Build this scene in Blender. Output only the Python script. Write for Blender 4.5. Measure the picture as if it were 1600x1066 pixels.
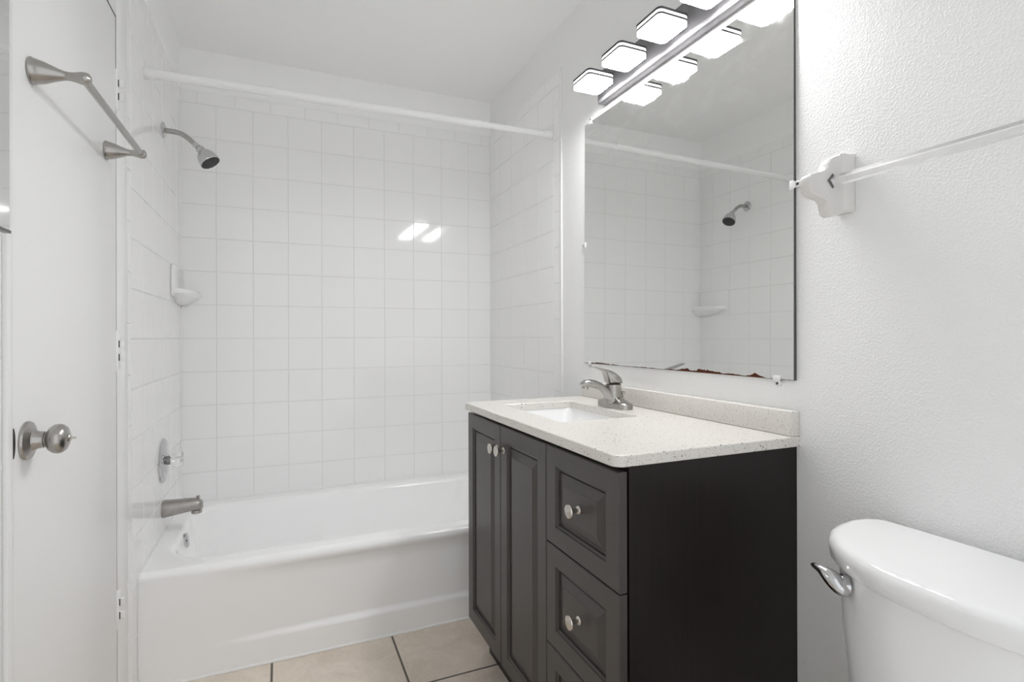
import bpy, bmesh, math, random
from mathutils import Vector, Matrix
random.seed(7)
for o in list(bpy.data.objects): bpy.data.objects.remove(o)
SC = bpy.context.scene
COL = SC.collection
PI = math.pi

# ------------------------------------------------------------------ camera, world, exposure
H = 1.118                                     # eye height above the floor
cam_d = bpy.data.cameras.new('camera'); cam = bpy.data.objects.new('camera', cam_d); COL.objects.link(cam)
cam_d.sensor_width = 36.0; cam_d.lens = 833.6 / 1600 * 36.0
cam_d.shift_y = -7.5 / 1600; cam_d.clip_start = 0.02; cam_d.clip_end = 60
yaw, roll = 0.40817, -0.00293
F = Vector((math.sin(yaw), math.cos(yaw), 0.00069)).normalized()
R0 = Vector((math.cos(yaw), -math.sin(yaw), 0)); U0 = R0.cross(F)
Rv = math.cos(roll) * R0 + math.sin(roll) * U0
Uv = -math.sin(roll) * R0 + math.cos(roll) * U0
M = Matrix((( Rv.x, Uv.x, -F.x, 0), (Rv.y, Uv.y, -F.y, 0), (Rv.z, Uv.z, -F.z, H), (0, 0, 0, 1)))
cam.matrix_world = M
SC.camera = cam

w = bpy.data.worlds.new('ambient_fill'); SC.world = w; w.use_nodes = True
w.node_tree.nodes['Background'].inputs[0].default_value = (0.95, 0.98, 1.0, 1)
w.node_tree.nodes['Background'].inputs[1].default_value = 0.40  # even fill light, added to brighten the room through its open front
LAMP = 24.0; LAMP_SIDE = 1.3
SC.view_settings.view_transform = 'Standard'; SC.view_settings.look = 'None'
SC.view_settings.gamma = 1.0; SC.view_settings.use_curve_mapping = False
SC.view_settings.exposure = 1.55
SC.cycles.max_bounces = 24; SC.cycles.diffuse_bounces = 20; SC.cycles.glossy_bounces = 8; SC.cycles.transmission_bounces = 12   # white room: light bounces many times

# ------------------------------------------------------------------ materials
def mat(name):
    m = bpy.data.materials.new(name); m.use_nodes = True
    nt = m.node_tree
    return m, nt, nt.nodes['Principled BSDF']
def nd(nt, t, **kw):
    n = nt.nodes.new(t)
    for k, v in kw.items():
        if k.startswith('_'): setattr(n, k[1:], v)
        else: n.inputs[k.replace('__', ' ')].default_value = v
    return n
def coords(nt): return nd(nt, 'ShaderNodeTexCoord').outputs['Object']
def simple(name, col, rough, metal=0.0, spec=0.5, coat=0.0, bump=None, var=0.0, vscale=6.0, trans=0.0, ior=1.5):
    m, nt, b = mat(name)
    b.inputs['Base Color'].default_value = (*col, 1); b.inputs['Roughness'].default_value = rough
    b.inputs['Metallic'].default_value = metal; b.inputs['Specular IOR Level'].default_value = spec
    b.inputs['Coat Weight'].default_value = coat; b.inputs['Coat Roughness'].default_value = 0.05
    b.inputs['Transmission Weight'].default_value = trans; b.inputs['IOR'].default_value = ior
    co = coords(nt)
    if var:
        n = nd(nt, 'ShaderNodeTexNoise', Scale=vscale, Detail=5.0); nt.links.new(co, n.inputs['Vector'])
        mx = nd(nt, 'ShaderNodeMix', _data_type='RGBA')
        mx.inputs[6].default_value = (*[c * (1 - var) for c in col], 1); mx.inputs[7].default_value = (*[min(1, c * (1 + var)) for c in col], 1)
        nt.links.new(n.outputs['Fac'], mx.inputs[0]); nt.links.new(mx.outputs[2], b.inputs['Base Color'])
    if bump:
        sc, st, di = bump
        n = nd(nt, 'ShaderNodeTexNoise', Scale=sc, Detail=2.0, Roughness=0.5); nt.links.new(co, n.inputs['Vector'])
        bp = nd(nt, 'ShaderNodeBump', Strength=st, Distance=di); nt.links.new(n.outputs['Fac'], bp.inputs['Height'])
        nt.links.new(bp.outputs['Normal'], b.inputs['Normal'])
    return m
def orange_peel():
    m, nt, b = mat('orange_peel_paint')
    b.inputs['Base Color'].default_value = (0.87, 0.87, 0.868, 1); b.inputs['Roughness'].default_value = 0.42
    co = coords(nt)
    n = nd(nt, 'ShaderNodeTexNoise', Scale=230.0, Detail=2.0, Roughness=0.45); nt.links.new(co, n.inputs['Vector'])
    r = nd(nt, 'ShaderNodeMapRange'); r.inputs[1].default_value = 0.42; r.inputs[2].default_value = 0.72
    nt.links.new(n.outputs['Fac'], r.inputs[0])
    n2 = nd(nt, 'ShaderNodeTexNoise', Scale=9.0, Detail=2.0); nt.links.new(co, n2.inputs['Vector'])
    mu = nd(nt, 'ShaderNodeMath', _operation='MULTIPLY_ADD'); mu.inputs[1].default_value = 0.6
    nt.links.new(n2.outputs['Fac'], mu.inputs[0]); nt.links.new(r.outputs[0], mu.inputs[2])
    bp = nd(nt, 'ShaderNodeBump', Strength=0.45, Distance=0.0012); nt.links.new(mu.outputs[0], bp.inputs['Height'])
    nt.links.new(bp.outputs['Normal'], b.inputs['Normal'])
    return m
PAINT = simple('smooth_white_paint', (0.92, 0.92, 0.917), 0.45, bump=(70, 0.12, 0.0015))
CEIL = simple('ceiling_paint', (0.94, 0.94, 0.937), 0.7, bump=(60, 0.15, 0.002))
PEEL = orange_peel()
DOORP = simple('semi_gloss_door_paint', (0.89, 0.89, 0.886), 0.33, bump=(25, 0.04, 0.002))
TILE = simple('glazed_white_tile', (0.90, 0.90, 0.898), 0.07, spec=0.5, bump=(9, 0.03, 0.004), var=0.008, vscale=3)
GROUT = simple('grey_white_grout', (0.77, 0.77, 0.76), 0.8, var=0.04, vscale=20)
CAULK = simple('white_caulk', (0.86, 0.86, 0.85), 0.35)
TUB = simple('white_tub_enamel', (0.95, 0.95, 0.952), 0.13, spec=0.5, bump=(5, 0.05, 0.003))
PORC = simple('white_vitreous_china', (0.86, 0.86, 0.862), 0.07, spec=0.55, bump=(4, 0.03, 0.003))
CERAM = simple('warm_white_ceramic', (0.70, 0.68, 0.66), 0.12, spec=0.5)
CHROME = simple('polished_chrome', (0.60, 0.60, 0.61), 0.06, metal=1.0)
NICKEL = simple('brushed_nickel', (0.43, 0.415, 0.395), 0.27, metal=1.0, bump=(220, 0.05, 0.0004))
BRIGHTN = simple('satin_nickel_knob', (0.62, 0.585, 0.54), 0.25, metal=1.0)
OLDMET = simple('worn_spout_metal', (0.42, 0.40, 0.38), 0.38, metal=1.0, var=0.25, vscale=60)
RUBBER = simple('dark_nozzle_rubber', (0.03, 0.03, 0.033), 0.5)
DARK = simple('dark_void', (0.012, 0.012, 0.012), 0.6)
RODW = simple('white_rod_plastic', (0.86, 0.86, 0.855), 0.25)
ACRYL = simple('clear_acrylic', (0.97, 0.97, 0.97), 0.03, trans=1.0, ior=1.49)
BARP = simple('frosted_bar_plastic', (0.98, 0.98, 0.985), 0.10, trans=0.75, ior=1.45)
CLIP = simple('clear_clip_plastic', (0.93, 0.93, 0.93), 0.12, trans=0.2)
BARMET = simple('dark_nickel_fixture', (0.21, 0.205, 0.215), 0.5, metal=0.4)
PLATE = simple('lamp_top_plate', (0.05, 0.05, 0.052), 0.5)
def glow(name, st):
    m, nt, b = mat(name); b.inputs['Base Color'].default_value = (0.9, 0.9, 0.9, 1)
    b.inputs['Emission Color'].default_value = (0.995, 0.995, 1.0, 1); b.inputs['Emission Strength'].default_value = st
    return m
GLOW = glow('lit_lamp_diffuser', LAMP); GLOW_SIDE = glow('lit_lamp_edge', LAMP_SIDE)

def espresso():
    m, nt, b = mat('espresso_wood'); co = coords(nt)
    mp = nd(nt, 'ShaderNodeMapping'); mp.inputs['Scale'].default_value = (60, 60, 2.2); nt.links.new(co, mp.inputs['Vector'])
    n = nd(nt, 'ShaderNodeTexNoise', Scale=2.0, Detail=7.0, Roughness=0.65); nt.links.new(mp.outputs[0], n.inputs['Vector'])
    cr = nd(nt, 'ShaderNodeValToRGB'); e = cr.color_ramp.elements
    e[0].position = 0.30; e[0].color = (0.0045, 0.0026, 0.0024, 1); e[1].position = 0.75; e[1].color = (0.0105, 0.0062, 0.0055, 1)
    nt.links.new(n.outputs['Fac'], cr.inputs[0]); nt.links.new(cr.outputs[0], b.inputs['Base Color'])
    b.inputs['Roughness'].default_value = 0.34; b.inputs['Specular IOR Level'].default_value = 0.32
    bp = nd(nt, 'ShaderNodeBump', Strength=0.06, Distance=0.001); nt.links.new(n.outputs['Fac'], bp.inputs['Height']); nt.links.new(bp.outputs[0], b.inputs['Normal'])
    return m
WOOD = espresso()
FRONTW = simple('espresso_thermofoil', (0.046, 0.0395, 0.036), 0.36, spec=0.6, var=0.12, vscale=40)
def quartz():
    m, nt, b = mat('speckled_solid_surface'); co = coords(nt)
    prev = None
    base = (0.70, 0.675, 0.64, 1)
    for sc, th, c in ((520, 0.16, (0.55, 0.50, 0.45, 1)), (300, 0.115, (0.38, 0.34, 0.30, 1)), (115, 0.075, (0.06, 0.05, 0.042, 1)), (90, 0.055, (0.30, 0.23, 0.18, 1)), (260, 0.10, (0.9, 0.89, 0.87, 1))):
        v = nd(nt, 'ShaderNodeTexVoronoi', Scale=float(sc)); nt.links.new(co, v.inputs['Vector'])
        wn = nd(nt, 'ShaderNodeSeparateColor'); nt.links.new(v.outputs['Color'], wn.inputs[0])
        ad = nd(nt, 'ShaderNodeMath', _operation='MULTIPLY'); ad.inputs[1].default_value = th * 3.0
        nt.links.new(wn.outputs[0], ad.inputs[0])
        lt = nd(nt, 'ShaderNodeMath', _operation='LESS_THAN'); nt.links.new(v.outputs['Distance'], lt.inputs[0]); nt.links.new(ad.outputs[0], lt.inputs[1])
        gt = nd(nt, 'ShaderNodeMath', _operation='GREATER_THAN'); gt.inputs[1].default_value = 0.55; nt.links.new(wn.outputs[1], gt.inputs[0])
        an = nd(nt, 'ShaderNodeMath', _operation='MULTIPLY'); nt.links.new(lt.outputs[0], an.inputs[0]); nt.links.new(gt.outputs[0], an.inputs[1])
        mx = nd(nt, 'ShaderNodeMix', _data_type='RGBA'); mx.inputs[7].default_value = c
        if prev is None: mx.inputs[6].default_value = base
        else: nt.links.new(prev, mx.inputs[6])
        nt.links.new(an.outputs[0], mx.inputs[0]); prev = mx.outputs[2]
    nt.links.new(prev, b.inputs['Base Color']); b.inputs['Roughness'].default_value = 0.22
    return m
QUARTZ = quartz()
def floor_tile():
    m, nt, b = mat('beige_floor_tile'); co = coords(nt)
    P, ox, oy, g = 0.4085, -0.032, 1.692, 0.0065
    sp = nd(nt, 'ShaderNodeSeparateXYZ'); nt.links.new(co, sp.inputs[0])
    ds = []; cells = []
    for i, o in ((0, ox), (1, oy)):
        s = nd(nt, 'ShaderNodeMath', _operation='SUBTRACT'); s.inputs[1].default_value = o - 40 * P; nt.links.new(sp.outputs[i], s.inputs[0])
        d = nd(nt, 'ShaderNodeMath', _operation='DIVIDE'); d.inputs[1].default_value = P; nt.links.new(s.outputs[0], d.inputs[0])
        f = nd(nt, 'ShaderNodeMath', _operation='FRACT'); nt.links.new(d.outputs[0], f.inputs[0])
        fl = nd(nt, 'ShaderNodeMath', _operation='FLOOR'); nt.links.new(d.outputs[0], fl.inputs[0]); cells.append(fl)
        q = nd(nt, 'ShaderNodeMath', _operation='PINGPONG'); q.inputs[1].default_value = 0.5; nt.links.new(f.outputs[0], q.inputs[0]); ds.append(q)
    mn = nd(nt, 'ShaderNodeMath', _operation='MINIMUM'); nt.links.new(ds[0].outputs[0], mn.inputs[0]); nt.links.new(ds[1].outputs[0], mn.inputs[1])
    mr = nd(nt, 'ShaderNodeMapRange', _interpolation_type='SMOOTHSTEP'); mr.inputs[1].default_value = g / P * 0.35; mr.inputs[2].default_value = g / P * 0.75
    nt.links.new(mn.outputs[0], mr.inputs[0])
    cv = nd(nt, 'ShaderNodeCombineXYZ'); nt.links.new(cells[0].outputs[0], cv.inputs[0]); nt.links.new(cells[1].outputs[0], cv.inputs[1])
    wn = nd(nt, 'ShaderNodeTexWhiteNoise'); nt.links.new(cv.outputs[0], wn.inputs['Vector'])
    va = nd(nt, 'ShaderNodeVectorMath', _operation='ADD'); nt.links.new(co, va.inputs[0])
    vs = nd(nt, 'ShaderNodeVectorMath', _operation='SCALE'); vs.inputs['Scale'].default_value = 9.0; nt.links.new(wn.outputs['Color'], vs.inputs[0]); nt.links.new(vs.outputs[0], va.inputs[1])
    n1 = nd(nt, 'ShaderNodeTexNoise', Scale=7.0, Detail=8.0, Roughness=0.65, Distortion=0.6); nt.links.new(va.outputs[0], n1.inputs['Vector'])
    n2 = nd(nt, 'ShaderNodeTexNoise', Scale=70.0, Detail=4.0, Roughness=0.7); nt.links.new(va.outputs[0], n2.inputs['Vector'])
    ad = nd(nt, 'ShaderNodeMath', _operation='MULTIPLY_ADD'); ad.inputs[1].default_value = 0.45; nt.links.new(n2.outputs['Fac'], ad.inputs[0]); nt.links.new(n1.outputs['Fac'], ad.inputs[2])
    cr = nd(nt, 'ShaderNodeValToRGB'); e = cr.color_ramp.elements
    e[0].position = 0.50; e[0].color = (0.64, 0.55, 0.46, 1); e[1].position = 0.95; e[1].color = (0.82, 0.74, 0.65, 1)
    nt.links.new(ad.outputs[0], cr.inputs[0])
    mx = nd(nt, 'ShaderNodeMix', _data_type='RGBA'); mx.inputs[6].default_value = (0.10, 0.085, 0.07, 1)
    nt.links.new(mr.outputs[0], mx.inputs[0]); nt.links.new(cr.outputs[0], mx.inputs[7]); nt.links.new(mx.outputs[2], b.inputs['Base Color'])
    b.inputs['Roughness'].default_value = 0.42
    hs = nd(nt, 'ShaderNodeMath', _operation='MULTIPLY_ADD'); hs.inputs[1].default_value = 0.12; nt.links.new(n2.outputs['Fac'], hs.inputs[0]); nt.links.new(mr.outputs[0], hs.inputs[2])
    bp = nd(nt, 'ShaderNodeBump', Strength=0.5, Distance=0.0025); nt.links.new(hs.outputs[0], bp.inputs['Height']); nt.links.new(bp.outputs[0], b.inputs['Normal'])
    return m
FLOOR = floor_tile()
def mirror_mat():
    m, nt, b = mat('silvered_glass'); co = coords(nt)
    b.inputs['Metallic'].default_value = 1.0; b.inputs['Base Color'].default_value = (0.84, 0.845, 0.83, 1)
    # wiping smears near the top of the glass
    mp = nd(nt, 'ShaderNodeMapping'); mp.inputs['Scale'].default_value = (1, 5, 9); mp.inputs['Rotation'].default_value = (0.6, 0, 0); nt.links.new(co, mp.inputs['Vector'])
    n = nd(nt, 'ShaderNodeTexNoise', Scale=2.0, Detail=6.0, Roughness=0.6, Distortion=1.2); nt.links.new(mp.outputs[0], n.inputs['Vector'])
    sp = nd(nt, 'ShaderNodeSeparateXYZ'); nt.links.new(co, sp.inputs[0])
    gz = nd(nt, 'ShaderNodeMapRange'); gz.inputs[1].default_value = 1.62; gz.inputs[2].default_value = 1.95; nt.links.new(sp.outputs[2], gz.inputs[0])
    nr = nd(nt, 'ShaderNodeMapRange'); nr.inputs[1].default_value = 0.45; nr.inputs[2].default_value = 0.75; nt.links.new(n.outputs['Fac'], nr.inputs[0])
    mu = nd(nt, 'ShaderNodeMath', _operation='MULTIPLY'); nt.links.new(gz.outputs[0], mu.inputs[0]); nt.links.new(nr.outputs[0], mu.inputs[1])
    ro = nd(nt, 'ShaderNodeMath', _operation='MULTIPLY_ADD'); ro.inputs[1].default_value = 0.13; ro.inputs[2].default_value = 0.012; nt.links.new(mu.outputs[0], ro.inputs[0])
    nt.links.new(ro.outputs[0], b.inputs['Roughness'])
    mc_ = nd(nt, 'ShaderNodeMix', _data_type='RGBA'); mc_.inputs[6].default_value = (0.82, 0.825, 0.81, 1); mc_.inputs[7].default_value = (0.94, 0.945, 0.94, 1)
    nt.links.new(mu.outputs[0], mc_.inputs[0]); nt.links.new(mc_.outputs[2], b.inputs['Base Color'])
    # brown corrosion creeping up from the bottom edge
    rn = nd(nt, 'ShaderNodeTexNoise', Scale=28.0, Detail=5.0, Roughness=0.6); rn.noise_dimensions = '1D'; nt.links.new(sp.outputs[1], rn.inputs['W'])
    py = nd(nt, 'ShaderNodeMapRange'); py.inputs[1].default_value = 0.868; py.inputs[2].default_value = 1.797; nt.links.new(sp.outputs[1], py.inputs[0])
    rr = nd(nt, 'ShaderNodeValToRGB'); els = rr.color_ramp.elements
    prof = ((0.0, .05), (.08, .12), (.115, .62), (.15, .2), (.19, .3), (.24, .3), (.28, .75), (.32, .7), (.37, .62), (.43, .3), (.5, .08), (.62, .2), (.70, .08), (.82, .25), (.88, .4), (.95, .35), (1.0, .05))
    els[0].position, els[1].position = prof[0][0], prof[-1][0]
    for p_, v_ in prof[1:-1]: els.new(p_)
    for e_, (p_, v_) in zip(els, prof): e_.position = p_; e_.color = (v_, v_, v_, 1)
    nt.links.new(py.outputs[0], rr.inputs[0])
    nm = nd(nt, 'ShaderNodeMapRange'); nm.inputs[1].default_value = 0.3; nm.inputs[2].default_value = 0.7; nm.inputs[3].default_value = 0.005; nm.inputs[4].default_value = 0.019; nt.links.new(rn.outputs['Fac'], nm.inputs[0])
    big = nd(nt, 'ShaderNodeMath', _operation='MULTIPLY'); nt.links.new(rr.outputs[0], big.inputs[0]); nt.links.new(nm.outputs[0], big.inputs[1])
    hz = nd(nt, 'ShaderNodeMath', _operation='SUBTRACT'); hz.inputs[1].default_value = 1.0150; nt.links.new(sp.outputs[2], hz.inputs[0])
    lt = nd(nt, 'ShaderNodeMath', _operation='LESS_THAN'); nt.links.new(hz.outputs[0], lt.inputs[0]); nt.links.new(big.outputs[0], lt.inputs[1])
    rust = nd(nt, 'ShaderNodeBsdfDiffuse'); rust.inputs['Color'].default_value = (0.085, 0.03, 0.018, 1)
    ms = nd(nt, 'ShaderNodeMixShader'); out = nt.nodes['Material Output']
    nt.links.new(lt.outputs[0], ms.inputs[0]); nt.links.new(b.outputs[0], ms.inputs[1]); nt.links.new(rust.outputs[0], ms.inputs[2]); nt.links.new(ms.outputs[0], out.inputs['Surface'])
    return m
MIRROR = mirror_mat()
MIRROR2 = simple('cabinet_mirror', (0.80, 0.81, 0.80), 0.012, metal=1.0)
MEDGE = simple('dark_mirror_edge', (0.06, 0.065, 0.06), 0.2, spec=0.6)

# ------------------------------------------------------------------ geometry helpers
def empty(name, loc=(0, 0, 0), parent=None):
    o = bpy.data.objects.new(name, None); o.empty_display_size = 0.05; COL.objects.link(o); o.location = loc
    if parent: setp(o, parent)
    return o
def setp(o, parent):
    o.parent = parent
    o.matrix_parent_inverse = Matrix.Translation(-wloc(parent))
def wloc(o):
    v = Vector((0, 0, 0)) + o.location
    return v                                   # thing empties and parts keep world-space locations (no rotation or scale)
def build(name, bm, mats, parent=None, smooth=35):
    if not isinstance(mats, (list, tuple)): mats = [mats]
    bmesh.ops.remove_doubles(bm, verts=bm.verts, dist=1e-6)
    bmesh.ops.recalc_face_normals(bm, faces=bm.faces)
    for f in bm.faces: f.smooth = smooth > 0
    me = bpy.data.meshes.new(name); bm.to_mesh(me); bm.free()
    for m in mats: me.materials.append(m)
    if smooth > 0: me.set_sharp_from_angle(angle=math.radians(smooth))
    o = bpy.data.objects.new(name, me); COL.objects.link(o)
    if parent: setp(o, parent)
    return o
def thing(o, label, cat, group=None):
    o['label'] = label; o['category'] = cat
    if group: o['group'] = group
    return o
def struct(o): o['kind'] = 'structure'; return o
def NB(): return bmesh.new()
def box(bm, x0, x1, y0, y1, z0, z1, bev=0.0, seg=2, mi=0):
    ret = bmesh.ops.create_cube(bm, size=1.0); vs = ret['verts']
    for v in vs: v.co = Vector(((x0 + x1) / 2 + v.co.x * (x1 - x0), (y0 + y1) / 2 + v.co.y * (y1 - y0), (z0 + z1) / 2 + v.co.z * (z1 - z0)))
    fs = {f for v in vs for f in v.link_faces}
    for f in fs: f.material_index = mi
    if bev:
        es = {e for v in vs for e in v.link_edges}
        bmesh.ops.bevel(bm, geom=list(es), offset=bev, segments=seg, profile=0.5, affect='EDGES', clamp_overlap=True)
    return bm
def basis(d):
    d = Vector(d).normalized(); a = Vector((0, 0, 1)) if abs(d.z) < 0.9 else Vector((0, 1, 0))
    x = a.cross(d).normalized(); y = d.cross(x).normalized()
    return x, y, d
def loft(bm, rings, cap0=True, cap1=True, closed=True, mi=0):
    vr = [[bm.verts.new(p) for p in r] for r in rings]
    n = len(vr[0])
    for a, b in zip(vr[:-1], vr[1:]):
        for i in range(n if closed else n - 1):
            j = (i + 1) % n
            try: f = bm.faces.new((a[i], a[j], b[j], b[i])); f.material_index = mi
            except ValueError: pass
    if cap0: f = bm.faces.new(list(reversed(vr[0]))); f.material_index = mi
    if cap1: f = bm.faces.new(vr[-1]); f.material_index = mi
    return vr
def lathe(bm, prof, org, axis, n=32, mi=0, cap0=True, cap1=True):
    x, y, d = basis(axis); org = Vector(org)
    rings = [[org + d * h + (x * math.cos(2 * PI * i / n) + y * math.sin(2 * PI * i / n)) * max(r, 1e-5) for i in range(n)] for r, h in prof]
    return loft(bm, rings, cap0, cap1, mi=mi)
def tube(bm, pts, rad, n=16, mi=0, flat=None):
    pts = [Vector(p) for p in pts]
    if not isinstance(rad, (list, tuple)): rad = [rad] * len(pts)
    rings = []; px = None
    for i, p in enumerate(pts):
        d = (pts[min(i + 1, len(pts) - 1)] - pts[max(i - 1, 0)]).normalized()
        if px is None: x, y, _ = basis(d)
        else:
            x = (px - d * px.dot(d)).normalized(); y = d.cross(x)
        px = x; r = rad[i]; rx, ry = r if isinstance(r, tuple) else (r, r)
        rings.append([p + x * rx * math.cos(2 * PI * k / n) + y * ry * math.sin(2 * PI * k / n) for k in range(n)])
    return loft(bm, rings, mi=mi)
def bez(p0, p1, p2, p3, n=10):
    out = []
    for i in range(n + 1):
        t = i / n; s = 1 - t
        out.append(tuple(s ** 3 * a + 3 * s * s * t * b + 3 * s * t * t * c + t ** 3 * d for a, b, c, d in zip(p0, p1, p2, p3)))
    return out
def rrect(cx, cy, hx, hy, r, seg=6):
    r = min(r, hx - 1e-5, hy - 1e-5); out = []
    for sx, sy, a0 in ((1, 1, 0), (-1, 1, 90), (-1, -1, 180), (1, -1, 270)):
        for k in range(seg + 1):
            a = math.radians(a0 + 90 * k / seg)
            out.append((cx + sx * (hx - r) + r * math.cos(a), cy + sy * (hy - r) + r * math.sin(a)))
    return out
def prism(bm, pts, f, d0, d1, mi=0, bev=0.0):
    """extrude a 2-D outline between depths d0 and d1; f(u, v, d) gives the place"""
    if bev:
        c = (sum(p[0] for p in pts) / len(pts), sum(p[1] for p in pts) / len(pts))
        n = len(pts)
        def inset(a):
            out = []
            for i in range(n):
                p, q, r = pts[i - 1], pts[i], pts[(i + 1) % n]
                e1 = Vector((q[0] - p[0], q[1] - p[1])).normalized(); e2 = Vector((r[0] - q[0], r[1] - q[1])).normalized()
                t = (e1 + e2).normalized(); nn = Vector((-t.y, t.x))
                out.append((q[0] + nn.x * a * sgn, q[1] + nn.y * a * sgn))
            return out
        ar = sum(pts[i - 1][0] * pts[i][1] - pts[i][0] * pts[i - 1][1] for i in range(n)); sgn = 1 if ar > 0 else -1
        s = 1 if d1 > d0 else -1
        seq = [(bev, d0), (bev * 0.3, d0 + s * bev * 0.3), (0, d0 + s * bev), (0, d1 - s * bev), (bev * 0.3, d1 - s * bev * 0.3), (bev, d1)]
        loft(bm, [[f(u, v, d) for u, v in inset(a)] for a, d in seq], mi=mi)
    else:
        loft(bm, [[f(u, v, d) for u, v in pts] for d in (d0, d1)], mi=mi)

# ------------------------------------------------------------------ room numbers (metres)
XL, XR, YB = -0.418, 1.086, 2.820               # tile faces / door face
ZC = 2.441                                      # ceiling
S = 0.1542                                      # tile pitch
Z7 = H - 0.0046                                 # a horizontal grout line
ZT0 = Z7 + 7 * S; ZT1 = H + 1.132               # border course
ZRIM = H - 0.752
YTUB = 2.014
YF = -0.45                                      # front wall left out so the world fill light enters behind the camera
WT = 0.1

# floor, ceiling
struct(build('floor', box(NB(), XL - WT, XR + WT, YF - WT, YB + WT, -0.06, 0.0), FLOOR, smooth=0))
struct(build('ceiling', box(NB(), XL - WT, XR + WT, YF - WT, YB + WT, ZC, ZC + 0.06), CEIL, smooth=0))
# painted walls
wb = struct(build('wall_back', box(NB(), XL - WT, XR + WT, YB + 0.006, YB + WT, 0, ZC), PAINT, smooth=0))
wr = struct(build('wall_right', box(NB(), XR + 0.004, XR + WT, YF - WT, YB + 0.006, 0, ZC), PEEL, smooth=0))
bm = NB()
XW = XL - 0.004
DY0, DY1, DZ = 1.161, 1.785, H + 0.886          # closet door in the left wall
box(bm, XL - WT, XW, YF - WT, DY0 - 0.004, 0, ZC); box(bm, XL - WT, XW, DY1 + 0.004, YB + 0.006, 0, ZC); box(bm, XL - WT, XW, DY0 - 0.004, DY1 + 0.004, DZ + 0.004, ZC)
wl = struct(build('wall_left', bm, PAINT, smooth=0))
# ------------------------------------------------------------------ wall tile
def tile_field(bm, cells, fmap, t=0.0026, g=0.0011):
    """cells: (u0,u1,v0,v1); fmap(u,v,d) with d the height above the grout bed"""
    for (u0, u1, v0, v1) in cells:
        if u1 - u0 < 0.006 or v1 - v0 < 0.006: continue
        tu, tv = random.uniform(-1, 1) * 0.0016, random.uniform(-1, 1) * 0.0016
        um, vm = (u0 + u1) / 2, (v0 + v1) / 2
        rings = []
        for ins, d in ((0, -0.001), (0, t - 0.0010), (0.0005, t - 0.0003), (0.0016, t)):
            r = []
            for u, v in ((u0 + g + ins, v0 + g + ins), (u1 - g - ins, v0 + g + ins), (u1 - g - ins, v1 - g - ins), (u0 + g + ins, v1 - g - ins)):
                r.append(fmap(u, v, d + ((u - um) * tu + (v - vm) * tv)))
            rings.append(r)
        loft(bm, rings, cap0=False)
def spans(start, lo, hi):
    k = math.floor((lo - start) / S); out = []
    while start + k * S < hi - 1e-6:
        a, b = max(lo, start + k * S), min(hi, start + (k + 1) * S)
        if b - a > 0.004: out.append((a, b))
        k += 1
    return out
ROWS = spans(Z7, ZRIM - 0.012, ZT0)
BORD = [(ZT0, ZT1)]
def grout(bm, fmap, u0, u1, v0, v1): 
    loft(bm, [[fmap(u, v, d) for u, v in ((u0, v0), (u1, v0), (u1, v1), (u0, v1))] for d in (-0.0034, 0.0006)])
fb = lambda u, v, d: (u, YB + 0.0026 - d, v)
fr = lambda u, v, d: (XR + 0.0026 - d, u, v)
fl = lambda u, v, d: (XL - 0.0026 + d, u, v)
def tiled(wall, fmap, cells, border, groutbox):
    bm = NB(); grout(bm, fmap, *groutbox); build('grout_bed', bm, GROUT, wall, smooth=0)
    bm = NB(); tile_field(bm, cells, fmap); build('tile_field', bm, TILE, wall, smooth=0)
    bm = NB(); tile_field(bm, border, fmap); build('tile_border', bm, TILE, wall, smooth=0)
cb = [(a, b, c, d) for a, b in spans(-0.2762, XL, XR) for c, d in ROWS]
bb = [(a, b, ZT0, ZT1) for a, b in spans(-0.2762 - S / 2, XL, XR)]
tiled(wb, fb, cb, bb, (XL, XR, ZRIM - 0.012, ZT1))
cr = [(a, b, c, d) for a, b in spans(2.053, 2.053, YB) for c, d in ROWS]
br = [(a, b, ZT0, ZT1) for a, b in spans(2.053 + S / 2, 2.0, YB)] + [(1.998, 2.053, c, d) for c, d in spans(Z7 + S / 2, 0.0, ZT0)]
tiled(wr, fr, cr, br, (1.998, YB, 0.0, ZT1))
cl = [(a, b, c, d) for a, b in spans(1.945, 1.945, YB) for c, d in ROWS] + [(1.945, YTUB - 0.002, c, d) for c, d in spans(Z7, 0.0, ZRIM - 0.012)]
bl = [(a, b, ZT0, ZT1) for a, b in spans(1.945 + S / 2, 1.902, YB)] + [(1.902, 1.945, c, d) for c, d in spans(Z7 + S / 2 - 0.03, 0.0, ZT0)]
tiled(wl, fl, cl, bl, (1.902, YB, 0.0, ZT1))
# caulked trim strip where the tile stops on the right wall, bead along the tub foot
bm = NB(); box(bm, XR - 0.001, XR + 0.004, 1.980, 1.998, 0.0, ZT1 + 0.004, 0.002); struct(build('trim_1', bm, CAULK))
bm = NB(); tube(bm, [(XL, YTUB - 0.0015, 0.003), (XR, YTUB - 0.0015, 0.003)], 0.0055, 8); struct(build('trim_2', bm, CAULK))

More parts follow.
